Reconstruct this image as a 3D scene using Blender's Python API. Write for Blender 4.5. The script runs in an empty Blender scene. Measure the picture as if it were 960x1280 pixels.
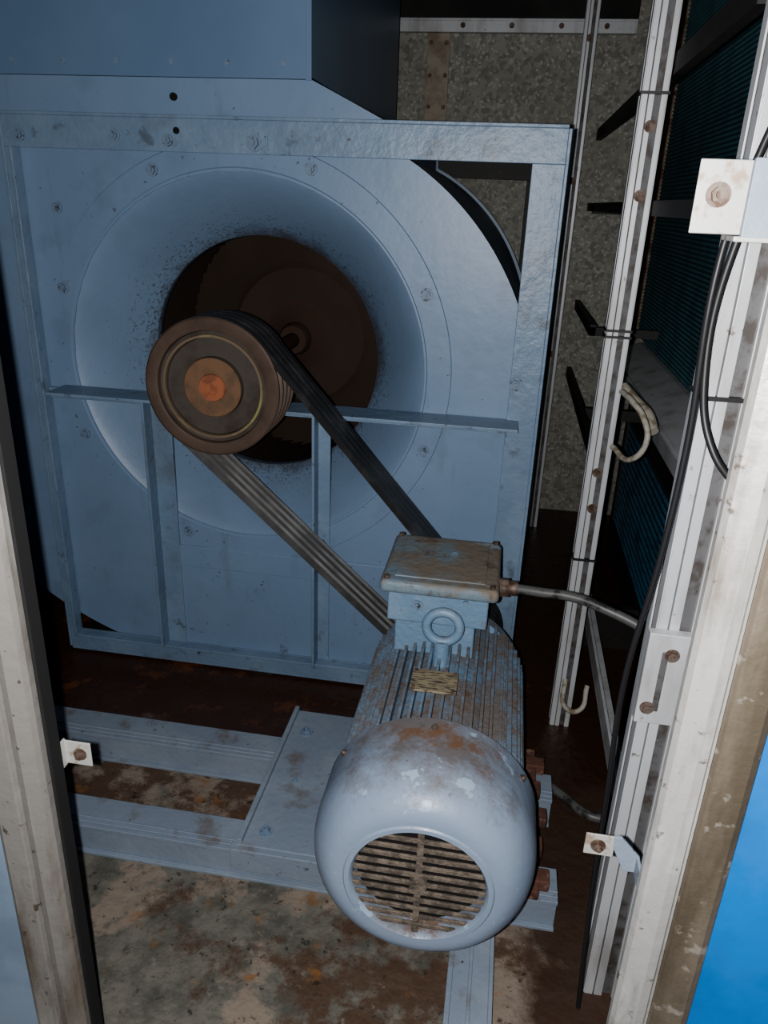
import bpy, math, bmesh
from mathutils import Vector, Matrix
ZO = 1.43   # camera height above floor; geometry is written relative to eye level, shifted up at the end
FL = -1.43
sc = bpy.context.scene

# ------------------------------------------------------------------ materials
def mat(name, base, layers=(), rough=.5, metal=0., bump=0., bscale=60., spec=.5):
    m = bpy.data.materials.new(name); m.use_nodes = True
    nt = m.node_tree; N = nt.nodes; L = nt.links
    b = N['Principled BSDF']
    b.inputs['Roughness'].default_value = rough
    b.inputs['Metallic'].default_value = metal
    b.inputs['Specular IOR Level'].default_value = spec
    tc = N.new('ShaderNodeTexCoord'); geo = N.new('ShaderNodeNewGeometry')
    col = None
    def math_(op, a, bb):
        n = N.new('ShaderNodeMath'); n.operation = op
        for i, v in enumerate((a, bb)):
            if isinstance(v, (int, float)): n.inputs[i].default_value = v
            else: L.new(v, n.inputs[i])
        return n.outputs[0]
    def mr(v, a, c, lo=0., hi=1.):
        n = N.new('ShaderNodeMapRange'); L.new(v, n.inputs[0])
        n.inputs[1].default_value = a; n.inputs[2].default_value = c
        n.inputs[3].default_value = lo; n.inputs[4].default_value = hi
        return n.outputs[0]
    rgb = N.new('ShaderNodeRGB'); rgb.outputs[0].default_value = (*base, 1); col = rgb.outputs[0]
    roughv = None
    for k, ly in enumerate(layers):
        kind = ly.get('kind', 'noise')
        mp = N.new('ShaderNodeMapping'); L.new(tc.outputs['Object'], mp.inputs[0])
        mp.inputs['Location'].default_value = (k*3.7+ly.get('seed',0), k*1.3, k*2.1)
        s = ly.get('stretch', (1, 1, 1)); mp.inputs['Scale'].default_value = s
        if kind == 'noise':
            n = N.new('ShaderNodeTexNoise'); n.inputs['Scale'].default_value = ly['scale']
            n.inputs['Detail'].default_value = ly.get('detail', 6); n.inputs['Roughness'].default_value = ly.get('nr', .6)
            n.inputs['Distortion'].default_value = ly.get('dist', 0.)
            L.new(mp.outputs[0], n.inputs['Vector']); v = n.outputs['Fac']
        elif kind == 'voronoi':
            n = N.new('ShaderNodeTexVoronoi'); n.inputs['Scale'].default_value = ly['scale']
            L.new(mp.outputs[0], n.inputs['Vector'])
            sp = N.new('ShaderNodeSeparateColor'); L.new(n.outputs['Color'], sp.inputs[0]); v = sp.outputs[0]
        if 'top' in ly:
            sx = N.new('ShaderNodeSeparateXYZ'); L.new(geo.outputs['Normal'], sx.inputs[0])
            v = math_('ADD', v, math_('MULTIPLY', sx.outputs[2], ly['top']))
        if 'radial' in ly:
            cx, cz, r0, r1, w = ly['radial']
            sx = N.new('ShaderNodeSeparateXYZ'); L.new(tc.outputs['Object'], sx.inputs[0])
            dx = math_('SUBTRACT', sx.outputs[0], cx); dz = math_('SUBTRACT', sx.outputs[2], cz)
            d = math_('SQRT', math_('ADD', math_('MULTIPLY', dx, dx), math_('MULTIPLY', dz, dz)), 0.)
            v = math_('ADD', v, math_('MULTIPLY', mr(d, r1, r0), w))
        for g in ly.get('grad', ()):
            ax, a, c, w = g
            sx = N.new('ShaderNodeSeparateXYZ'); L.new(tc.outputs['Object'], sx.inputs[0])
            v = math_('ADD', v, math_('MULTIPLY', mr(sx.outputs[ax], a, c), w))
        f = mr(v, ly['lo'], ly['hi'], 0., ly.get('max', 1.))
        mx = N.new('ShaderNodeMix'); mx.data_type = 'RGBA'
        L.new(f, mx.inputs[0]); L.new(col, mx.inputs[6]); mx.inputs[7].default_value = (*ly['col'], 1)
        col = mx.outputs[2]
        if 'rough' in ly:
            m2 = N.new('ShaderNodeMix'); m2.data_type = 'FLOAT'
            L.new(f, m2.inputs[0])
            if roughv is None: m2.inputs[2].default_value = rough
            else: L.new(roughv, m2.inputs[2])
            m2.inputs[3].default_value = ly['rough']; roughv = m2.outputs[0]
    L.new(col, b.inputs['Base Color'])
    if roughv is not None: L.new(roughv, b.inputs['Roughness'])
    if bump > 0:
        n = N.new('ShaderNodeTexNoise'); n.inputs['Scale'].default_value = bscale; n.inputs['Detail'].default_value = 6
        L.new(tc.outputs['Object'], n.inputs['Vector'])
        bp = N.new('ShaderNodeBump'); bp.inputs['Strength'].default_value = bump; bp.inputs['Distance'].default_value = .01
        L.new(n.outputs['Fac'], bp.inputs['Height']); L.new(bp.outputs[0], b.inputs['Normal'])
    return m

CX, CZ = -.7045, -.4446      # fan shaft axis (x,z)
M_fan = mat('fan_blue_paint', (.185, .265, .385), [
    dict(col=(.23, .315, .44), scale=2.5, lo=.4, hi=.7, max=.6),
    dict(col=(.13, .18, .26), scale=7, lo=.54, hi=.78, max=.5),
    dict(col=(.12, .14, .16), scale=5, lo=.60, hi=.76, max=.4, stretch=(3, 1, .5), seed=3),
    dict(col=(.05, .05, .05), scale=70, lo=.68, hi=.72, detail=3, max=.7)], rough=.42, bump=.08, bscale=30)
M_cone = mat('inlet_cone_paint', (.205, .288, .41), [
    dict(col=(.16, .225, .325), scale=4, lo=.45, hi=.7, max=.6),
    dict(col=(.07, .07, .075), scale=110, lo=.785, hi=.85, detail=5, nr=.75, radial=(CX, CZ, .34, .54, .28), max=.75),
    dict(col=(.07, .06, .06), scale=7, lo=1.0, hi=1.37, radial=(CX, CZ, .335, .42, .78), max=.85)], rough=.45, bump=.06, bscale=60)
M_frame = mat('frame_blue_paint', (.175, .25, .35), [
    dict(col=(.23, .315, .42), scale=6, lo=.45, hi=.65, max=.7),
    dict(col=(.08, .09, .10), scale=20, lo=.60, hi=.70, max=.6),
    dict(col=(.12, .125, .13), scale=4, lo=.56, hi=.70, max=.5, seed=4),
    dict(col=(.10, .06, .04), scale=45, lo=.66, hi=.71, max=.8)], rough=.42, bump=.25, bscale=45)
M_duct = mat('duct_blue_paint', (.14, .215, .33), [
    dict(col=(.17, .25, .37), scale=3, lo=.4, hi=.7, max=.7)], rough=.38, bump=.05, bscale=20)
M_impeller = mat('impeller_brown_dust', (.066, .048, .040), [
    dict(col=(.078, .057, .046), scale=6, lo=.4, hi=.7)], rough=.95, spec=.05)
M_impdark = mat('impeller_dust_painted_shade', (.03, .022, .019), rough=.95, spec=.05)  # dusty impeller brown, darkened: the shade is put into the colour
M_hub = mat('impeller_hub_rust', (.075, .05, .040), rough=.95, spec=.05)
M_pulley = mat('pulley_brown', (.118, .082, .064), [
    dict(col=(.085, .058, .045), scale=10, lo=.45, hi=.65)], rough=.5, metal=.2)
M_pulley_dark = mat('pulley_recess_dark', (.078, .064, .055), [dict(col=(.05, .038, .032), scale=10, lo=.45, hi=.6)], rough=.6)
M_yellow = mat('pulley_bronze_ring', (.17, .125, .085), [dict(col=(.27, .25, .11), scale=6, lo=.52, hi=.6, max=.8)], rough=.5)
M_orange = mat('pulley_hub_orange', (.185, .105, .06), [dict(col=(.13, .08, .05), scale=20, lo=.45, hi=.6)], rough=.7)
M_orange2 = mat('pulley_core_orange', (.34, .13, .07), [dict(col=(.22, .09, .055), scale=40, lo=.45, hi=.6)], rough=.7, spec=.2)
M_belt = mat('belt_black_rubber', (.03, .03, .031), [dict(col=(.085, .085, .085), scale=14, lo=.48, hi=.7, max=.7)], rough=.45)
M_beltin = mat('belt_dusty_painted_sheen', (.42, .41, .40), [dict(col=(.22, .21, .20), scale=9, lo=.4, hi=.65)], rough=.45)  # dusty inner faces; lit sheen of the lower run is put into the grey
M_motor = mat('motor_blue_dirty', (.165, .255, .36), [
    dict(col=(.22, .31, .41), scale=12, lo=.5, hi=.65, max=.7),
    dict(col=(.16, .125, .10), scale=9, lo=.62, hi=.80, top=.24, max=.9, rough=.8, nr=.7),
    dict(col=(.15, .07, .035), scale=30, lo=.64, hi=.72, top=.06, max=.8, rough=.9)], rough=.48, bump=.3, bscale=70)
M_cowl = mat('motor_cowl_paint', (.26, .325, .43), [
    dict(col=(.31, .375, .475), scale=5, lo=.45, hi=.7, max=.6),
    dict(col=(.14, .115, .10), scale=8, lo=.76, hi=1.0, top=.47, max=.85, rough=.8, nr=.78),
    dict(col=(.17, .085, .04), scale=13, lo=.78, hi=.88, top=.27, max=.85, rough=.9, nr=.75),
    dict(col=(.05, .04, .035), scale=40, lo=.84, hi=.92, top=.24, max=.7, rough=.9, nr=.75),
    dict(col=(.36, .46, .57), scale=13, lo=.66, hi=.675, max=.85, seed=7, top=.05)], rough=.36, bump=.08, bscale=50)
M_grille = mat('grille_dusty', (.19, .155, .125), [dict(col=(.09, .075, .062), scale=50, lo=.42, hi=.6)], rough=.95, bump=.5, bscale=160)
M_dark = mat('black_recess', (.008, .007, .007), rough=.9)
M_jbox = mat('junction_box_cover', (.18, .235, .28), [
    dict(col=(.20, .165, .125), scale=7, lo=.46, hi=.62, top=.13, max=.95, rough=.85),
    dict(col=(.11, .065, .04), scale=13, lo=.56, hi=.66, max=.8, nr=.7),
    dict(col=(.24, .34, .43), scale=16, lo=.62, hi=.65, max=.8)], rough=.55, bump=.3, bscale=60)
M_plate = mat('nameplate_tan', (.28, .24, .16), [dict(col=(.08, .06, .045), scale=90, lo=.5, hi=.56, stretch=(.4, 3, 1))], rough=.6)
M_rail = mat('rail_grey_paint', (.215, .26, .325), [
    dict(col=(.28, .33, .39), scale=7, lo=.45, hi=.65, max=.6),
    dict(col=(.15, .115, .09), scale=12, lo=.60, hi=.74, max=.8, top=.04),
    dict(col=(.05, .05, .05), scale=60, lo=.66, hi=.71)], rough=.5, bump=.15, bscale=60)
M_rust = mat('rusty_steel', (.13, .06, .045), [dict(col=(.07, .035, .025), scale=18, lo=.45, hi=.6), dict(col=(.22, .13, .10), scale=35, lo=.58, hi=.66)], rough=.9, bump=.4)
M_bolt = mat('bolt_steel_rust', (.17, .135, .115), [dict(col=(.09, .05, .035), scale=60, lo=.45, hi=.6)], rough=.6, metal=.4)
M_boltb = mat('bolt_blue_paint', (.175, .24, .33), [dict(col=(.05, .05, .05), scale=80, lo=.56, hi=.66)], rough=.5)
M_galv = mat('galvanised_panel', (.33, .325, .285), [
    dict(kind='voronoi', col=(.20, .20, .175), scale=60, lo=.3, hi=.9),
    dict(kind='voronoi', col=(.50, .49, .43), scale=110, lo=.86, hi=.92, seed=4, max=.8),
    dict(col=(.22, .19, .15), scale=3, lo=.5, hi=.7, max=.5)], rough=.6)
M_strip = mat('galvanised_strip_tan', (.40, .35, .28), [dict(col=(.26, .20, .15), scale=12, lo=.45, hi=.65)], rough=.65)
M_alu = mat('aluminium_extrusion', (.56, .575, .60), [
    dict(col=(.34, .33, .32), scale=14, lo=.48, hi=.70, max=.8, stretch=(1, 1, .25)),
    dict(col=(.14, .10, .08), scale=40, lo=.66, hi=.72, max=.8)], rough=.42, metal=.2)
M_aludark = mat('extrusion_groove', (.13, .13, .135), [dict(col=(.07, .06, .055), scale=30, lo=.45, hi=.6)], rough=.6, metal=.2)
M_black = mat('black_steel_and_shade', (.02, .018, .017), [dict(col=(.07, .045, .03), scale=20, lo=.58, hi=.7, max=.7)], rough=.6)
M_coil = mat('coil_teal', (.09, .26, .31), [dict(col=(.06, .16, .20), scale=9, lo=.45, hi=.65)], rough=.6)
M_coil2 = mat('coil_teal_dark', (.02, .05, .065), rough=.7)
M_coilb = mat('coil_blue', (.06, .18, .30), [dict(col=(.03, .08, .13), scale=9, lo=.45, hi=.65)], rough=.5)
M_post = mat('coil_post_tan', (.34, .26, .19), [dict(col=(.14, .07, .04), scale=20, lo=.45, hi=.6)], rough=.75)
M_jamb = mat('door_jamb_metal', (.47, .465, .455), [
    dict(col=(.20, .165, .13), scale=6, lo=.51, hi=.64, stretch=(1.8, 1, .35), max=.8, nr=.65),
    dict(col=(.72, .72, .72), scale=7, lo=.54, hi=.64, seed=5, stretch=(1.3, 1, .3), max=.7),
    dict(col=(.10, .07, .05), scale=45, lo=.63, hi=.69, max=.8)], rough=.4, metal=.3, bump=.12, bscale=50)
M_jambL = mat('door_jamb_metal_worn', (.33, .315, .295), [
    dict(col=(.165, .13, .095), scale=7, lo=.48, hi=.64, stretch=(1.8, 1, .3), max=.85, nr=.65),
    dict(col=(.50, .49, .47), scale=9, lo=.56, hi=.66, seed=5, stretch=(1.3, 1, .25), max=.7),
    dict(col=(.08, .06, .04), scale=45, lo=.63, hi=.69, max=.8)], rough=.4, metal=.45, bump=.15, bscale=50)
M_jamb2 = mat('door_jamb_brown', (.195, .165, .13), [
    dict(col=(.11, .09, .065), scale=7, lo=.42, hi=.60, stretch=(1.5, 1, .3), max=.9, nr=.65),
    dict(col=(.40, .37, .33), scale=25, lo=.61, hi=.67, max=.6)], rough=.45, metal=.3, bump=.2, bscale=50)
M_gasket = mat('rubber_gasket', (.012, .012, .013), rough=.8)
M_clip = mat('zinc_clip', (.45, .45, .43), [dict(col=(.28, .20, .14), scale=50, lo=.52, hi=.62, max=.8)], rough=.4, metal=.2)
M_blue = mat('outer_panel_blue', (.02, .19, .56), [dict(col=(.015, .15, .44), scale=5, lo=.45, hi=.65)], rough=.35)
M_pale = mat('outer_panel_pale', (.24, .31, .40), [dict(col=(.18, .24, .32), scale=5, lo=.45, hi=.65)], rough=.45)
M_cable = mat('cable_black', (.02, .02, .022), rough=.45)
M_conduit = mat('conduit_grey', (.10, .10, .10), [dict(col=(.03, .03, .03), scale=30, lo=.5, hi=.6)], rough=.45)
M_wire = mat('wire_cream', (.38, .365, .315), [dict(col=(.22, .18, .13), scale=30, lo=.5, hi=.6)], rough=.6)
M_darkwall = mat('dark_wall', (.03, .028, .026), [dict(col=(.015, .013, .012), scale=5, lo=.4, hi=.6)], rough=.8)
M_floor = mat('floor_concrete_rust', (.165, .157, .135), [
    dict(col=(.095, .092, .078), scale=16, lo=.42, hi=.6, nr=.7),
    dict(col=(.26, .21, .17), scale=2.4, lo=.52, hi=.545, detail=8, nr=.62, max=.85, seed=2),
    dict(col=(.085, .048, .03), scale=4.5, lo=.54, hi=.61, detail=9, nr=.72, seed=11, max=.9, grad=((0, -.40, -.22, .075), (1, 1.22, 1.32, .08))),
    dict(col=(.24, .11, .03), scale=8, lo=.58, hi=.65, detail=8, nr=.7, seed=5, max=.75),
    dict(col=(.22, .20, .17), scale=30, lo=.61, hi=.67, nr=.7, max=.6, seed=8),
    dict(col=(.02, .014, .01), scale=45, lo=.59, hi=.66, nr=.7, max=.8),
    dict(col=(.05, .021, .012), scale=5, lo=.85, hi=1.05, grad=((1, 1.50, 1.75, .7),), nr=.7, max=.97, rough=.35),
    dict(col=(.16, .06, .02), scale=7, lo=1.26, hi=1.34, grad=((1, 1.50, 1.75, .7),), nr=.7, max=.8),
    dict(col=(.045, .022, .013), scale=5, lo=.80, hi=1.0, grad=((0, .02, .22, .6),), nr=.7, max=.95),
    ], rough=.75, bump=.6, bscale=28)

# ------------------------------------------------------------------ mesh builder
def empty(name):
    e = bpy.data.objects.new(name, None); sc.collection.objects.link(e); e.empty_display_size = .1; return e

class MB:
    def __init__(s): s.v = []; s.f = []; s.m = []; s.mats = []; s.sm = []
    def mi(s, m):
        if m not in s.mats: s.mats.append(m)
        return s.mats.index(m)
    def add(s, vs, fs, m, smooth=False):
        o = len(s.v); s.v += [tuple(p) for p in vs]; k = s.mi(m)
        for f in fs: s.f.append([o+i for i in f]); s.m.append(k); s.sm.append(smooth)
    def box(s, x0, x1, y0, y1, z0, z1, m):
        vs = [(x, y, z) for x in (x0, x1) for y in (y0, y1) for z in (z0, z1)]
        s.add(vs, [(0, 1, 3, 2), (4, 6, 7, 5), (0, 4, 5, 1), (2, 3, 7, 6), (0, 2, 6, 4), (1, 5, 7, 3)], m)
    def rev(s, prof, cx, cz, m, seg=72, a0=0):
        n = len(prof); vs = []
        for i in range(seg):
            a = a0+2*math.pi*i/seg
            for r, y in prof: vs.append((cx+r*math.cos(a), y, cz+r*math.sin(a)))
        fs = []
        for i in range(seg):
            j = (i+1) % seg
            for k in range(n-1): fs.append((i*n+k, i*n+k+1, j*n+k+1, j*n+k))
        s.add(vs, fs, m, True)
    def cyl(s, p0, p1, r, m, seg=20, r1=None, smooth=True):
        p0 = Vector(p0); p1 = Vector(p1); d = (p1-p0).normalized()
        a = d.orthogonal().normalized(); b = d.cross(a); r1 = r if r1 is None else r1
        vs = []
        for i in range(seg):
            t = 2*math.pi*i/seg; q = a*math.cos(t)+b*math.sin(t)
            vs += [p0+q*r, p1+q*r1]
        s.add(vs, [(2*i, 2*((i+1) % seg), 2*((i+1) % seg)+1, 2*i+1) for i in range(seg)], m, smooth)
        s.add([vs[2*i] for i in range(seg)], [tuple(range(seg))[::-1]], m)
        s.add([vs[2*i+1] for i in range(seg)], [tuple(range(seg))], m)
    def bolt(s, p, d, r, m, washer=True):
        p = Vector(p); d = Vector(d).normalized()
        if washer: s.cyl(p, p+d*r*.3, r*1.5, m, 20)
        s.cyl(p+d*r*.25, p+d*r*1.1, r, m, 6, smooth=False)
        s.cyl(p+d*r*1.0, p+d*r*1.6, r*.5, m, 12)
    def prism(s, poly, axis, a, b, m):     # poly in the two other axes
        n = len(poly)
        def P(p, c):
            if axis == 'x': return (c, p[0], p[1])
            if axis == 'y': return (p[0], c, p[1])
            return (p[0], p[1], c)
        vs = [P(p, a) for p in poly]+[P(p, b) for p in poly]
        s.add(vs, [tuple(range(n))[::-1], tuple(range(n, 2*n))]+[(i, (i+1) % n, n+(i+1) % n, n+i) for i in range(n)], m)
    def build(s, name, parent=None, bevel=0., seg=2, fix=True, sharp=32):
        me = bpy.data.meshes.new(name); me.from_pydata(s.v, [], s.f)
        for m in s.mats: me.materials.append(m)
        for p, k, q in zip(me.polygons, s.m, s.sm): p.material_index = k; p.use_smooth = q
        me.update()
        o = bpy.data.objects.new(name, me); sc.collection.objects.link(o)
        bm = bmesh.new(); bm.from_mesh(me)
        if fix: bmesh.ops.recalc_face_normals(bm, faces=bm.faces)
        for e in bm.edges:
            if len(e.link_faces) == 2 and e.calc_face_angle(0) > math.radians(sharp): e.smooth = False
        bm.to_mesh(me); bm.free()
        if bevel:
            b = o.modifiers.new('bevel', 'BEVEL'); b.width = bevel; b.segments = seg; b.limit_method = 'ANGLE'; b.angle_limit = math.radians(50)
        if parent: o.parent = parent
        return o

def tube(name, pts, r, m, parent=None, cyc=False):
    cu = bpy.data.curves.new(name, 'CURVE'); cu.dimensions = '3D'; cu.bevel_depth = r; cu.bevel_resolution = 4; cu.resolution_u = 10; cu.use_fill_caps = True
    sp = cu.splines.new('BEZIER'); sp.bezier_points.add(len(pts)-1); sp.use_cyclic_u = cyc
    for b, p in zip(sp.bezier_points, pts): b.co = p; b.handle_left_type = b.handle_right_type = 'AUTO'
    cu.materials.append(m)
    o = bpy.data.objects.new(name, cu); sc.collection.objects.link(o)
    if parent: o.parent = parent
    return o

# ------------------------------------------------------------------ room shell
YB = 3.70; CE = .86
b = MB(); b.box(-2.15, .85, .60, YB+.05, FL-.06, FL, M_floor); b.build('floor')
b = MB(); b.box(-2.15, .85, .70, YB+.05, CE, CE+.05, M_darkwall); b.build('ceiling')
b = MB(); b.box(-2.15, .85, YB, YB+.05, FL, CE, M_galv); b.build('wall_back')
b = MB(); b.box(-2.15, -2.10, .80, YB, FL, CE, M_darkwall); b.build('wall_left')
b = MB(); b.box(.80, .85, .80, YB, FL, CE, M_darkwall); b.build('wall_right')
b = MB()
b.box(-2.15, -.64, .745, .80, FL, CE, M_pale)
b.build('wall_front_left', bevel=.002)
b = MB(); b.box(.318, .95, .735, .80, FL, CE, M_blue); b.build('wall_front_right', bevel=.002)
b = MB(); b.box(-.60, .40, YB-.035, YB, .655, .70, M_alu); b.box(-.60, .40, YB-.04, YB, .695, .705, M_alu)
b.box(-.60, .40, YB-.03, YB, .705, CE, M_darkwall)
for x in (-.3, -.1, .1, .28): b.bolt((x, YB-.035, .68), (0, -1, 0), .007, M_bolt)
b.build('trim_1', bevel=.002)
b = MB(); b.box(-.445, -.35, YB-.014, YB, FL, .655, M_strip)
for z in (.62, .5, .38, .26): b.bolt((-.43, YB-.014, z), (0, -1, 0), .006, M_bolt); b.bolt((-.365, YB-.014, z), (0, -1, 0), .006, M_bolt)
b.build('trim_2', bevel=.002)

# ------------------------------------------------------------------ door frame (jambs)
def jamb(name, xi, xo, s, back):
    e = empty(name)
    b = MB()
    w = xo-xi
    poly = [(xi, back), (xi, .745), (xi+w*.05, .737), (xi+w*.30, .730), (xi+w*.42, .732), (xi+w*.46, .738), (xi+w*.50, .738)]
    poly2 = [(xi+w*.50, .738), (xi+w*.54, .731), (xi+w*.9, .726), (xi+w, .730), (xi+w, back)]
    b.prism(poly+[(xi+w*.50, back)], 'z', FL, CE, M_jamb if s > 0 else M_jambL)
    b.prism(poly2+[(xi+w*.50, back)], 'z', FL, CE, M_jamb2 if s > 0 else M_jambL)
    b.build('jamb_profile', e, bevel=.002)
    if s < 0:
        g = MB(); g.box(xi, xi+.005, .755, .780, FL, CE, M_gasket); g.build('gasket', e, bevel=.001)
    return e
jr = jamb('door_frame_right', .228, .320, 1, .757)
jl = jamb('door_frame_left', -.566, -.642, -1, .776)
b = MB(); b.box(-.572, -.530, .800, .803, -.772, -.732, M_clip); b.box(-.572, -.569, .775, .803, -.775, -.73, M_clip)
b.bolt((-.546, .800, -.752), (0, -1, 0), .0065, M_bolt); b.build('panel_clip', jl, bevel=.001)
b = MB(); b.box(.166, .204, .800, .803, -.792, -.758, M_clip); b.bolt((.183, .800, -.775), (0, -1, 0), .0065, M_bolt)
b.prism([(.202, -.757), (.202, -.775), (.220, -.812), (.238, -.812), (.238, -.785), (.212, -.757)], 'y', .799, .804, M_rail)
b.box(.234, .238, .75, .803, -.812, -.785, M_rail); b.build('panel_clip_low', jr, bevel=.001)
b = MB(); b.box(.160, .206, .800, .803, -.018, .046, M_clip); b.bolt((.180, .800, .016), (0, -1, 0), .0075, M_bolt)
b.box(.206, .33, .795, .803, -.020, .048, M_rail); b.box(.20, .33, .795, .84, -.024, -.019, M_clip)
b.build('panel_clip_high', jr, bevel=.001)

# ------------------------------------------------------------------ centrifugal fan
fan = empty('centrifugal_fan')
YF, YR = 2.0, 3.33
FX0, FX1, FZ0, FZ1 = -1.330, .097, -1.414, .168
outl = []
for i in range(0, 121):
    ph = 33+(270-33)*i/120; r = .615+.00192*ph
    outl.append((CX+r*math.sin(math.radians(ph)), CZ+r*math.cos(math.radians(ph))))
xl = outl[-1][0]
outl += [(xl, CZ+(.257-CZ)*t) for t in (.25, .5, .75, 1)]
outl += [(xl+(-.513-xl)*t, .257) for t in (.1, .2, .3, .4, .5, .6, .7, .8, .9, 1)]
outl += [(-.425, .217), (-.337, .176)]
def plate(y, r0, name):
    b = MB(); n = len(outl); vs = []
    for (x, z) in outl:
        d = math.hypot(x-CX, z-CZ); k = r0/d
        vs += [(x, y, z), (CX+(x-CX)*k, y, CZ+(z-CZ)*k)]
    b.add(vs, [(2*i, 2*((i+1) % n), 2*((i+1) % n)+1, 2*i+1) for i in range(n)], M_fan)
    o = b.build(name, fan); s = o.modifiers.new('sol', 'SOLIDIFY'); s.thickness = .006; s.offset = 0
    return o
plate(YF+.003, .50, 'side_plate_front'); plate(YR-.003, .50, 'side_plate_rear')
b = MB(); n = len(outl)
ww = [(CX+(x-CX)*.985, CZ+(z-CZ)*.985) for x, z in outl]
vs = []
for p in ww: vs += [(p[0], YF+.005, p[1]), (p[0], YR-.005, p[1])]
fs = []
for i in range(n):
    j = (i+1) % n
    if abs(ww[i][1]-ww[j][1]) < 1e-4 and ww[i][1] > .2: continue
    fs.append((2*i, 2*j, 2*j+1, 2*i+1))
b.add(vs, fs, M_fan, True); b.build('scroll_wrapper', fan)
b = MB()
b.box(xl, xl+.004, YF-.004, YR, .245, CE, M_duct); b.box(-.517, -.513, YF-.004, YR, .262, CE, M_duct)
b.box(xl, -.513, YF-.004, YF-.001, .258, CE, M_duct); b.box(xl, -.513, YR-.004, YR, .262, CE, M_duct)
b.box(-.527, -.5125, YF-.007, YF-.003, .255, CE, M_duct)
for i in range(9): b.cyl((-.58-i*.14, YF-.003, .290), (-.58-i*.14, YF-.007, .290), .007, M_boltb, 12)
b.build('discharge_duct', fan, bevel=.0008)
for nm, y0, s in (('inlet_cone_front', YF, 1), ('inlet_cone_rear', YR, -1)):
    b = MB()
    b.rev([(.572, y0-s*.000), (.570, y0-s*.004), (.508, y0-s*.004)], CX, CZ, M_fan, 128)
    prof = [(.508, y0-s*.004)]
    for i in range(17):
        t = i/16; prof.append((.505-.165*(t**.97), y0+s*(.0+.195*t**1.2)))
    prof += [(.339, y0+s*.215), (.345, y0+s*.235)]
    b.rev(prof, CX, CZ, M_cone, 128)
    b.build(nm, fan, sharp=20)
b = MB()
for i in range(8):
    a = math.radians(22.5+45*i+2)
    b.bolt((CX+.543*math.cos(a), YF-.004, CZ+.543*math.sin(a)), (0, -1, 0), .011, M_boltb)
for x, z in ((-1.28, .12), (-1.02, .125), (-.88, .118), (-1.20, -.05)):
    b.bolt((x, 1.988, z), (0, -1, 0), .010, M_boltb)
b.bolt((-.655, 1.988, .118), (0, -1, 0), .014, M_boltb); b.box(-.69, -.62, 1.984, 1.99, .102, .134, M_frame)
for x, z in ((-.88, -1.38), (-.72, -1.37), (-.6, -1.33), (-.25, -1.35)):
    b.bolt((x, 1.988, z), (0, -1, 0), .009, M_boltb)
b.bolt((.035, 1.988, -.43), (0, -1, 0), .012, M_boltb)
b.cyl((-.86, 1.997, .215), (-.86, 1.990, .215), .009, M_dark, 12); b.cyl((-.855, 1.989, .14), (-.855, 1.984, .14), .008, M_dark, 12)
b.build('flange_bolts', fan)
b = MB(); b.prism([(-.96, -1.0), (-.96, -1.40), (-.20, -1.40), (-.20, -1.0)], 'y', 1.994, 1.999, M_fan)
b.box(-.96, -.20, 1.991, 1.995, -1.07, -1.0, M_fan)
b.build('lower_cover', fan, bevel=.002)
for nm, yf, s in (('front_frame', YF, 1), ('rear_frame', YR, -1)):
    b = MB(); W = .076; T = .008
    mm = M_frame if s > 0 else M_black  # rear frame is black because its shadow is put into the colour
    ya, yb = sorted((yf-s*.012, yf-s*.002)); la, lb = sorted((yf-s*.012, yf+s*.055))
    def bar(x0, x1, z0, z1, ya=ya, yb=yb): b.box(x0, x1, ya, yb, z0, z1, mm)
    bar(FX0, FX1, FZ1-W, FZ1); b.box(FX0, FX1, la, lb, FZ1, FZ1+T, mm)
    bar(FX0, FX1, FZ0, FZ0+.07); b.box(FX0, FX1, la, lb, FZ0-T, FZ0, mm)
    bar(FX0, FX0+.04, FZ0+.07, FZ1-W); b.box(FX0-T, FX0, la, lb, FZ0, FZ1, mm)
    bar(FX1-W, FX1, FZ0+.07, FZ1-W); b.box(FX1, FX1+T, la, lb, FZ0, FZ1, mm)
    za = -.535
    p0, p1 = sorted((yf-s*.105, yf-s*.002))
    b.box(FX0+.085, FX1-.045, p0, p1, za, za+.008, mm)
    p2, p3 = sorted((yf-s*.014, yf-s*.002)); b.box(FX0+.04, FX1-W, p2, p3, za-.030, za, mm)
    q0, q1 = sorted((yf-s*.045, yf-s*.012)); b.box(FX0+.035, FX0+.042, q0, q1, FZ0+.07, FZ1-W, mm)
    b.box(FX0+.035, FX1-.035, q0, q1, FZ0+.062, FZ0+.070, mm)
    for x, wx in ((-.970, .045), (-.478, .022)):
        bar(x-.02, x+wx, FZ0+.07, za-.030)
        r0, r1 = sorted((yf-s*.06, yf-s*.002))
        b.box(x-.02, x-.012, r0, r1, FZ0+.07, za, mm)
    b.build(nm, fan, bevel=.0015)
b = MB()
for x in (FX0, FX1-.05):
    b.box(x, x+.05, YF-.0, YR, FZ0, FZ0+.008, M_black)
for x in (FX0, -.7, FX1-.06): b.box(x, x+.06, YF-.01, YR, FL, FZ0-.008, M_black)
b.build('frame_base_ties', fan)
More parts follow.
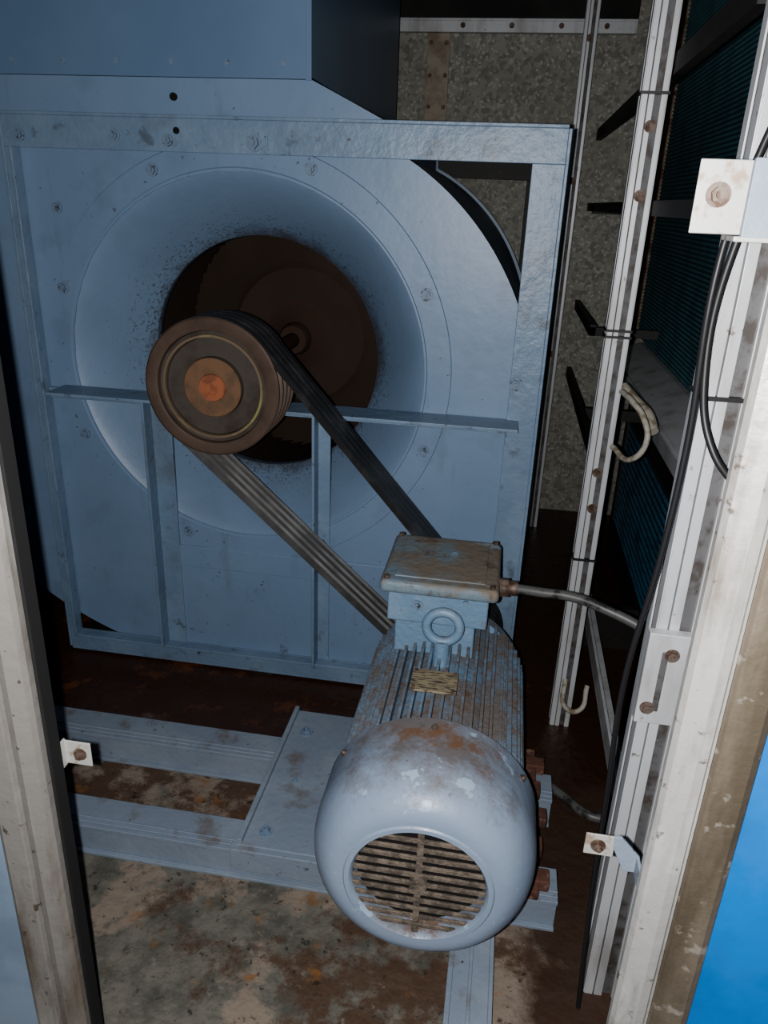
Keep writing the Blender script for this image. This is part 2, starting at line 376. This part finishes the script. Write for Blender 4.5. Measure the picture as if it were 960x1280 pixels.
# impeller
b = MB()
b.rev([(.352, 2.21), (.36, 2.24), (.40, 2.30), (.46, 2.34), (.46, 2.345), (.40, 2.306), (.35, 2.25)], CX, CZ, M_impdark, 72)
b.rev([(.0, 2.58), (.225, 2.58), (.235, 2.588), (.25, 2.60), (.46, 2.65), (.46, 2.67), (.0, 2.67)], CX, CZ, M_impeller, 72)
b.rev([(.0, 2.49), (.045, 2.49), (.05, 2.50), (.055, 2.53), (.10, 2.575), (.12, 2.58)], CX, CZ, M_hub, 40)
NB = 64
for i in range(NB):
    a = 2*math.pi*i/NB; a2 = a-.32
    p = [(.395*math.cos(a), .395*math.sin(a)), (.455*math.cos(a2), .455*math.sin(a2))]
    vs = []
    for q, y0 in ((p[0], 2.30), (p[1], 2.34)):
        vs += [(CX+q[0], y0, CZ+q[1]), (CX+q[0], 2.65, CZ+q[1])]
    b.add(vs, [(0, 1, 3, 2)], M_impeller)
b.rev([(.465, 2.18), (.465, 2.70)], CX, CZ, M_impdark, 48)  # dark sleeve added around the blades to shut off a bright gap
b.build('impeller', fan, fix=False)
b = MB(); b.cyl((CX, 1.80, CZ), (CX, 3.42, CZ), .024, M_hub, 24); b.build('fan_shaft', fan)
b = MB()
b.box(CX-.10, CX+.10, 1.91, 1.965, -.527, -.505, M_frame)
b.rev([(.0, 1.91), (.045, 1.91), (.052, 1.915), (.052, 1.960), (.045, 1.965), (0, 1.965)], CX, CZ, M_frame, 32)
b.box(CX-.05, CX+.05, 1.915, 1.958, -.507, CZ, M_frame)
b.bolt((CX-.08, 1.94, -.505), (0, 0, 1), .01, M_bolt); b.bolt((CX+.08, 1.94, -.505), (0, 0, 1), .01, M_bolt)
b.build('pillow_bearing', fan, bevel=.004)

def sheave(name, cx, cz, R, yf, w, par, ng=4):
    b = MB()
    prof = [(R*.80, yf+.014), (R*.815, yf+.001), (R*.83, yf), (R*.975, yf), (R, yf+.003)]
    b.rev(prof, cx, cz, M_pulley, 96)
    g = [(R, yf+.003)]
    for i in range(ng):
        c = yf+.006+(w-.012)*(i+.5)/ng; h = (w-.012)/ng/2
        g += [(R, c-h*.78), (R-.016, c-h*.4), (R-.016, c+h*.4), (R, c+h*.78)]
    g += [(R, yf+w-.002), (R*.95, yf+w), (.03, yf+w)]
    b.rev(g, cx, cz, M_pulley, 96)
    b.rev([(R*.80, yf+.014), (R*.755, yf+.015)], cx, cz, M_pulley_dark, 96)
    b.rev([(R*.755, yf+.015), (R*.75, yf+.008), (R*.715, yf+.008), (R*.71, yf+.015)], cx, cz, M_yellow, 96)
    b.rev([(R*.71, yf+.015), (R*.70, yf+.022), (R*.44, yf+.024), (R*.43, yf+.008)], cx, cz, M_pulley_dark, 96)
    b.rev([(R*.43, yf+.008), (R*.42, yf+.006), (R*.21, yf+.006), (R*.20, yf+.007)], cx, cz, M_orange, 72)
    b.rev([(R*.20, yf+.007), (R*.19, yf+.003), (R*.09, yf+.002), (R*.085, yf+.004), (0, yf+.004)], cx, cz, M_orange2, 48)
    return b.build(name, par, fix=False, sharp=25)
PY, PW = 1.755, .145
RF, RM = .172, .122
MX, MZ = -.055, -1.105
sheave('fan_pulley', CX, CZ, RF, PY, PW, fan)

# ------------------------------------------------------------------ belts
belts = empty('v_belt_set')
def belt(name, y, wd):
    c0 = Vector((CX, CZ)); c1 = Vector((MX, MZ)); d = c1-c0; D = d.length; ang = math.atan2(d.y, d.x)
    r0, r1 = RF-.004, RM-.004
    al = math.acos((r0-r1)/D)
    P = []
    for i in range(61):
        a = ang+al+(2*math.pi-2*al)*i/60; P.append((c0, r0, a))
    for i in range(37):
        a = ang-al+(2*al)*i/36; P.append((c1, r1, a))
    b = MB(); n = len(P); t = .012; vs = []
    for c, r, a in P:
        u = Vector((math.cos(a), math.sin(a))); o = c+u*(r+.005); i_ = c+u*(r-t)
        vs += [(o.x, y-wd/2, o.y), (o.x, y+wd/2, o.y), (i_.x, y+wd*.32, i_.y), (i_.x, y-wd*.32, i_.y)]
    fo, fi = [], []
    for k in range(n):
        j = (k+1) % n
        fo.append((4*k, 4*j, 4*j+1, 4*k+1)); fi.append((4*k+1, 4*j+1, 4*j+2, 4*k+2))
        fo.append((4*k+3, 4*j+3, 4*j, 4*k)); fi.append((4*k+2, 4*j+2, 4*j+3, 4*k+3))
    b.add(vs, fo, M_belt); b.add(vs, fi, M_beltin)
    return b.build(name, belts)
for i in range(4):
    belt('belt_%d' % (i+1), PY+.006+(PW-.012)*(i+.5)/4, .025)

# ------------------------------------------------------------------ electric motor
motor = empty('electric_motor')
sheave('driver_pulley', MX, MZ, RM, PY, PW, motor)
AX, AZ = MX-.006, MZ
b = MB()
b.rev([(0, 1.19), (.160, 1.19), (.160, 1.66), (0, 1.66)], AX-.006, AZ, M_motor, 64)
R = .190
for o in [(-.130+.0200*i) for i in range(14)]:
    h = math.sqrt(R*R-o*o); lo = math.sqrt(max(.160**2-o*o, 0))-.006
    if h-lo < .01: continue
    xc = AX-.006
    b.box(xc+o-.0035, xc+o+.0035, 1.19, 1.64, AZ+lo, AZ+h, M_motor)
    b.box(xc+o-.0035, xc+o+.0035, 1.19, 1.64, AZ-h, AZ-lo, M_motor)
    b.box(xc+lo, xc+h, 1.19, 1.64, AZ+o-.0035, AZ+o+.0035, M_motor)
    b.box(xc-h, xc-lo, 1.19, 1.64, AZ+o-.0035, AZ+o+.0035, M_motor)
for sx in (-1, 1):
    q = .131
    b.box(AX-.006+sx*q-.012, AX-.006+sx*q+.012, 1.20, 1.64, AZ+.07, AZ+.128, M_motor)
b.build('finned_body', motor, bevel=.002)
b = MB()
b.rev([(.165, 1.638), (.180, 1.64), (.180, 1.672), (.17, 1.68), (.14, 1.695), (.10, 1.72), (.07, 1.735), (.0, 1.735)], AX-.006, AZ, M_motor, 72)
b.rev([(.0, 1.17), (.199, 1.17), (.199, 1.192), (.17, 1.198)], AX, AZ, M_motor, 72)
b.cyl((AX+.003, 1.72, AZ), (AX+.003, 1.80, AZ), .024, M_bolt, 24)
b.build('end_shield', motor)
b = MB()
cp = [(.199, 1.185), (.2065, 1.182), (.2065, 1.085)]
for i in range(13):
    t = math.radians(90*i/12); cp.append((.1415+.065*math.cos(t), 1.085-.103*math.sin(t)))
cp += [(.134, .982), (.131, .979), (.123, .979), (.119, .984), (.117, .992), (.117, 1.02)]
b.rev(cp, AX, AZ, M_cowl, 96)
b.build('fan_cowl', motor)
b = MB()
b.rev([(.0, 1.02), (.119, 1.02)], AX, AZ, M_dark, 48)
b.build('cowl_recess', motor, fix=False)
b = MB(); pitch = .0195
for i in range(-5, 6):
    z = i*pitch; hh = .0045
    zz0, zz1 = z-hh, z+hh
    c0 = math.sqrt(max(.118**2-zz0**2, 0)); c1 = math.sqrt(max(.118**2-zz1**2, 0))
    b.prism([(AX-c0, AZ+zz0), (AX+c0, AZ+zz0), (AX+c1, AZ+zz1), (AX-c1, AZ+zz1)], 'y', .985, .990, M_grille)
b.box(AX-.006, AX+.006, .986, .991, AZ-.117, AZ+.117, M_grille)
b.cyl((AX, .983, AZ), (AX, .995, AZ), .016, M_grille, 16)
b.build('cowl_grille', motor, bevel=.0012)
b = MB()
for a in (35, 90, 145, 215, 325):
    c, s_ = math.cos(math.radians(a)), math.sin(math.radians(a))
    b.bolt((AX+.206*c, 1.155, AZ+.206*s_), (c, 0, s_), .005, M_bolt)
b.cyl((AX-.014, 1.43, AZ+.165), (AX-.014, 1.43, AZ+.225), .018, M_motor, 20)
b.build('cowl_screws', motor)
me = bpy.data.meshes.new('eyebolt'); bm = bmesh.new()
V = []
for i in range(40):
    a = 2*math.pi*i/40; row = []
    for j in range(14):
        t = 2*math.pi*j/14; r = .036+.0105*math.cos(t)
        row.append(bm.verts.new((AX-.014+r*math.cos(a), 1.43+.0105*math.sin(t), AZ+.258+r*math.sin(a))))
    V.append(row)
for i in range(40):
    for j in range(14):
        f = bm.faces.new((V[i][j], V[(i+1) % 40][j], V[(i+1) % 40][(j+1) % 14], V[i][(j+1) % 14])); f.smooth = True
bmesh.ops.recalc_face_normals(bm, faces=bm.faces); bm.to_mesh(me); bm.free(); me.materials.append(M_motor)
t = bpy.data.objects.new('eyebolt', me); sc.collection.objects.link(t); t.parent = motor
b = MB(); b.box(AX-.065, AX+.030, 1.285, 1.36, AZ+.188, AZ+.193, M_plate)
for x in (AX-.058, AX+.023):
    for y in (1.293, 1.352): b.cyl((x, y, AZ+.193), (x, y, AZ+.196), .004, M_bolt, 10)
b.build('nameplate', motor, bevel=.001)
JX = -.092
b = MB()
b.box(JX-.095, JX+.085, 1.485, 1.655, AZ+.15, AZ+.245, M_motor)
b.box(JX-.112, JX+.110, 1.472, 1.685, AZ+.236, AZ+.318, M_motor)
b.bolt((JX-.045, 1.472, AZ+.280), (0, -1, 0), .009, M_boltb)
b.cyl((JX+.06, 1.472, AZ+.30), (JX+.06, 1.465, AZ+.30), .006, M_boltb, 12)
b.build('junction_box', motor, bevel=.008, seg=3)
b = MB()
b.box(JX-.130, JX+.130, 1.452, 1.715, AZ+.312, AZ+.343, M_jbox)
b.build('junction_box_cover', motor, bevel=.012, seg=4)
b = MB()
for x in (-.115, .115):
    for y in (1.468, 1.70): b.cyl((JX+x, y, AZ+.342), (JX+x, y, AZ+.350), .007, M_bolt, 6)
b.box(JX-.100, JX+.100, 1.480, 1.69, AZ+.342, AZ+.346, M_jbox)
b.build('cover_panel', motor, bevel=.002)
b = MB()
b.cyl((JX+.118, 1.53, AZ+.318), (JX+.150, 1.53, AZ+.318), .022, M_bolt, 6, smooth=False)
b.cyl((JX+.15, 1.53, AZ+.318), (JX+.170, 1.53, AZ+.318), .017, M_bolt, 16)
b.build('cable_gland', motor)
ZP = -1.318
b = MB()
for s in (-1, 1):
    for y in (1.225, 1.50):
        b.prism([(AX+s*.12, ZP), (AX+s*.200, ZP), (AX+s*.200, ZP+.024), (AX+s*.180, ZP+.035), (AX+s*.160, ZP+.15), (AX+s*.12, ZP+.16)], 'y', y, y+.085, M_motor)
        b.bolt((AX+s*.190, y+.042, ZP+.024), (0, 0, 1), .010, M_bolt)
b.build('feet', motor, bevel=.003)

# ------------------------------------------------------------------ mounting rails
base = empty('mounting_rail_frame')
b = MB()
def chan(x0, x1, y0, y1, z0, z1):
    b.box(x0, x1, y0, y1, z1-.008, z1, M_rail)
    b.box(x0, x1, y0, y0+.007, z0, z1-.008, M_rail)
    b.box(x0, x1, y1-.007, y1, z0, z1-.008, M_rail)
    b.box(x0, x1, y0-.012, y0, z0, z0+.008, M_rail)
    b.box(x0, x1, y0-.012, y0, z1-.012, z1-.002, M_rail)
    b.box(x0, x1, y0+.010, y0+.014, z1, z1+.004, M_rail)
chan(-2.08, .22, 1.222, 1.298, FL, -1.342)
chan(-2.08, .22, 1.520, 1.598, FL, -1.342)
b.build('cross_rails', base, bevel=.0015)
b = MB()
b.box(.005, .015, .86, 1.21, FL, -1.372, M_rail); b.box(.015, .085, .86, 1.21, -1.380, -1.372, M_rail); b.box(.085, .093, .86, 1.21, FL, -1.372, M_rail)
b.box(.045, .052, .86, 1.21, -1.372, -1.364, M_rail)
b.build('stub_rail', base, bevel=.0015)
b = MB()
b.box(-.478, -.215, 1.205, 1.69, -1.342, ZP, M_rail)
b.box(-.478, -.466, 1.205, 1.69, ZP, ZP+.014, M_rail)
b.box(-.49, -.22, 1.19, 1.215, -1.38, ZP-.002, M_rail)
b.bolt((-.425, 1.60, ZP), (0, 0, 1), .011, M_boltb); b.bolt((-.425, 1.25, ZP), (0, 0, 1), .010, M_boltb); b.bolt((-.405, 1.42, ZP), (0, 0, 1), .005, M_boltb)
b.build('slide_plate', base, bevel=.002)
b = MB()
b.box(.04, .178, 1.205, 1.66, -1.342, ZP, M_rust)
for i in range(5): b.box(.150, .200-.012*(i % 2), 1.23+i*.09, 1.268+i*.09, -1.342, ZP+.004, M_rust)
b.build('slide_plate_rusty', base, bevel=.003)

# ------------------------------------------------------------------ uprights
def upright(name, x, y, w, d, z0=FL, z1=CE, bolts=(), ties=(), br=.009):
    e = empty(name)
    b = MB()
    b.box(x-w/2, x+w/2, y, y+d, z0, z1, M_aludark)
    for k in (-.5, -.12, .5):
        xa = x+k*w; wd = w*.24
        xa = min(max(xa-wd/2, x-w/2-.001), x+w/2-wd+.001)
        b.box(xa, xa+wd, y-.008, y+.001, z0, z1, M_alu)
    b.box(x-w/2-.003, x-w/2, y-.006, y+d*.35, z0, z1, M_alu); b.box(x-w/2-.003, x-w/2, y+d*.6, y+d, z0, z1, M_alu)
    b.box(x+w/2, x+w/2+.003, y-.006, y+d, z0, z1, M_alu)
    for z in bolts: b.bolt((x, y-.008, z), (0, -1, 0), br, M_bolt)
    b.build('extrusion', e, bevel=.001)
    if ties:
        b = MB()
        for z in ties: b.box(x-w/2-.006, x+w/2+.006, y-.012, y+d+.003, z-.003, z+.003, M_cable)
        b.build('cable_ties', e)
    return e
upright('aluminium_upright', .265, 1.93, .050, .045, bolts=(.17, .03, -.63, -.73), ties=(.235, -.27, -.285, -.88), br=.0085)
upright('aluminium_upright.001', .205, 3.45, .045, .045, bolts=(.6, .1, -.6))
up = upright('aluminium_upright.002', .308, 1.093, .064, .06, ties=(-.235,))
b = MB(); b.box(.262, .325, 1.066, 1.085, -.765, -.60, M_alu); b.box(.285, .295, 1.064, 1.067, -.74, -.63, M_aludark)
b.bolt((.300, 1.066, -.635), (0, -1, 0), .0075, M_bolt); b.bolt((.278, 1.066, -.735), (0, -1, 0), .0075, M_bolt)
b.build('slotted_bracket', up, bevel=.002)
br = empty('filter_rack_brace')
b = MB()
for z, h, y0 in ((.29, .042, 1.30), (.005, .032, 1.30), (-.41, .04, 2.9), (-.72, .045, 2.3)):
    b.box(.296, .318, y0, YB, z-h/2, z+h/2, M_black)
b.box(.296, .54, 3.40, 3.43, -.02, .015, M_black); b.box(.296, .54, 2.9, 2.93, -.74, -.70, M_black)
b.box(.296, .54, 2.9, 2.93, -.43, -.40, M_black)
b.build('brace_bars', br)
def coil(x, y0, y1, z0, z1, m, pitch=.014):
    b = MB(); b.box(x, x+.12, y0, y1, z0, z1, M_coil2); z = z0+.004
    while z < z1-.006:
        b.prism([(x, z), (x-.006, z+pitch*.3), (x, z+pitch*.6)], 'y', y0, y1, m); z += pitch
    return b
b = coil(.56, 1.0, 3.48, -.50, .85, M_coil); b.box(.548, .68, 3.48, 3.56, -.52, .855, M_post)
b.box(.545, .565, 1.0, 3.48, -.01, .025, M_black)
b.build('cooling_coil')
b = coil(.56, 1.0, 3.3, -1.30, -.84, M_coilb, .03); b.box(.55, .68, 3.3, 3.36, -1.43, -.66, M_black); b.box(.55, .68, 1.0, 3.3, -1.43, -1.30, M_black); b.box(.56, .68, 1.0, 3.3, -.84, -.66, M_black)
b.build('cooling_coil.001')
b = MB(); b.prism([(.44, -.55), (.455, -.56), (.57, -.515), (.57, -.503), (.545, -.503), (.44, -.54)], 'y', 1.1, 3.3, M_alu)
b.prism([(.43, -.55), (.445, -.55), (.445, -.60), (.435, -.60)], 'y', 1.1, 3.3, M_alu)
b.build('condensate_tray', bevel=.001)
b = MB(); b.box(.345, .385, 1.2, 2.5, -1.27, -1.262, M_alu); b.box(.345, .353, 1.2, 2.5, -1.262, -1.21, M_alu); b.box(.35, .54, 1.25, 1.28, -1.43, -1.27, M_black); b.box(.35, .54, 2.4, 2.43, -1.43, -1.27, M_black)
b.build('support_angle', bevel=.001)

# ------------------------------------------------------------------ cables
tube('power_conduit', [(JX+.160, 1.53, AZ+.318), (.13, 1.515, -.782), (.20, 1.50, -.778), (.27, 1.475, -.788), (.345, 1.45, -.81), (.45, 1.42, -.87), (.50, 1.40, -1.0)], .011, M_conduit)
tube('black_cable', [(.345, 1.02, .84), (.315, 1.03, .25), (.262, 1.035, .03), (.248, 1.03, -.05), (.256, 1.045, -.29), (.2515, 1.05, -.46), (.235, 1.06, -.69), (.243, 1.07, -.90), (.25, 1.07, -1.15), (.26, 1.05, -1.425)], .0045, M_cable)
tube('black_cable.001', [(.370, 1.00, .84), (.33, 1.02, .20), (.270, 1.035, .0), (.260, 1.04, -.20), (.283, 1.02, -.29), (.32, .98, -.335)], .005, M_cable)
tube('cream_wire', [(.29, 1.90, -.41), (.31, 1.84, -.42), (.335, 1.80, -.45), (.345, 1.78, -.50), (.32, 1.80, -.55), (.285, 1.88, -.545)], .007, M_wire)
tube('cream_wire.001', [(.27, 1.915, .42), (.31, 1.70, .46), (.34, 1.60, .45), (.345, 1.55, .41), (.32, 1.62, .37), (.28, 1.75, .38)], .012, M_wire)
tube('cream_wire.002', [(.262, 1.915, -1.26), (.265, 1.85, -1.31), (.30, 1.83, -1.30), (.32, 1.88, -1.25)], .007, M_wire)
tube('floor_cable', [(.16, 1.70, -1.415), (.25, 1.62, -1.415), (.34, 1.55, -1.415), (.50, 1.62, -1.415)], .012, M_conduit)
tube('white_conduit', [(.31, 2.02, -.425), (.34, 1.97, -.45), (.365, 1.92, -.47), (.375, 1.88, -.50)], .015, M_wire)

# ------------------------------------------------------------------ camera & flash
yaw, pit, rol = math.radians(8.5), math.radians(22.3), math.radians(2.3)
F = Vector((-math.sin(yaw)*math.cos(pit), math.cos(yaw)*math.cos(pit), -math.sin(pit)))
R0 = Vector((math.cos(yaw), math.sin(yaw), 0)); U0 = R0.cross(F)
Rr = R0*math.cos(rol)+U0*math.sin(rol); Uu = -R0*math.sin(rol)+U0*math.cos(rol)
cd = bpy.data.cameras.new('camera'); cam = bpy.data.objects.new('camera', cd); sc.collection.objects.link(cam)
mtx = Matrix((Rr, Uu, -F)).transposed().to_4x4(); cam.matrix_world = mtx
cd.sensor_fit = 'VERTICAL'; cd.sensor_height = 36; cd.lens = 950/1280*36; cd.clip_start = .02
sc.camera = cam
ld = bpy.data.lights.new('phone_flash', 'POINT'); ld.energy = 102; ld.shadow_soft_size = .006; ld.color = (1, .985, .97)
lo = bpy.data.objects.new('phone_flash', ld); sc.collection.objects.link(lo); lo.location = Rr*-.028+Uu*.0
w = bpy.data.worlds.new('world'); sc.world = w; w.use_nodes = True
w.node_tree.nodes['Background'].inputs[0].default_value = (.8, .85, 1, 1); w.node_tree.nodes['Background'].inputs[1].default_value = .06
sc.view_settings.view_transform = 'AgX'
try: sc.view_settings.look = 'AgX - Medium High Contrast'
except Exception as e: print(e)

for o in list(sc.objects):
    if o.parent is None: o.location.z += ZO
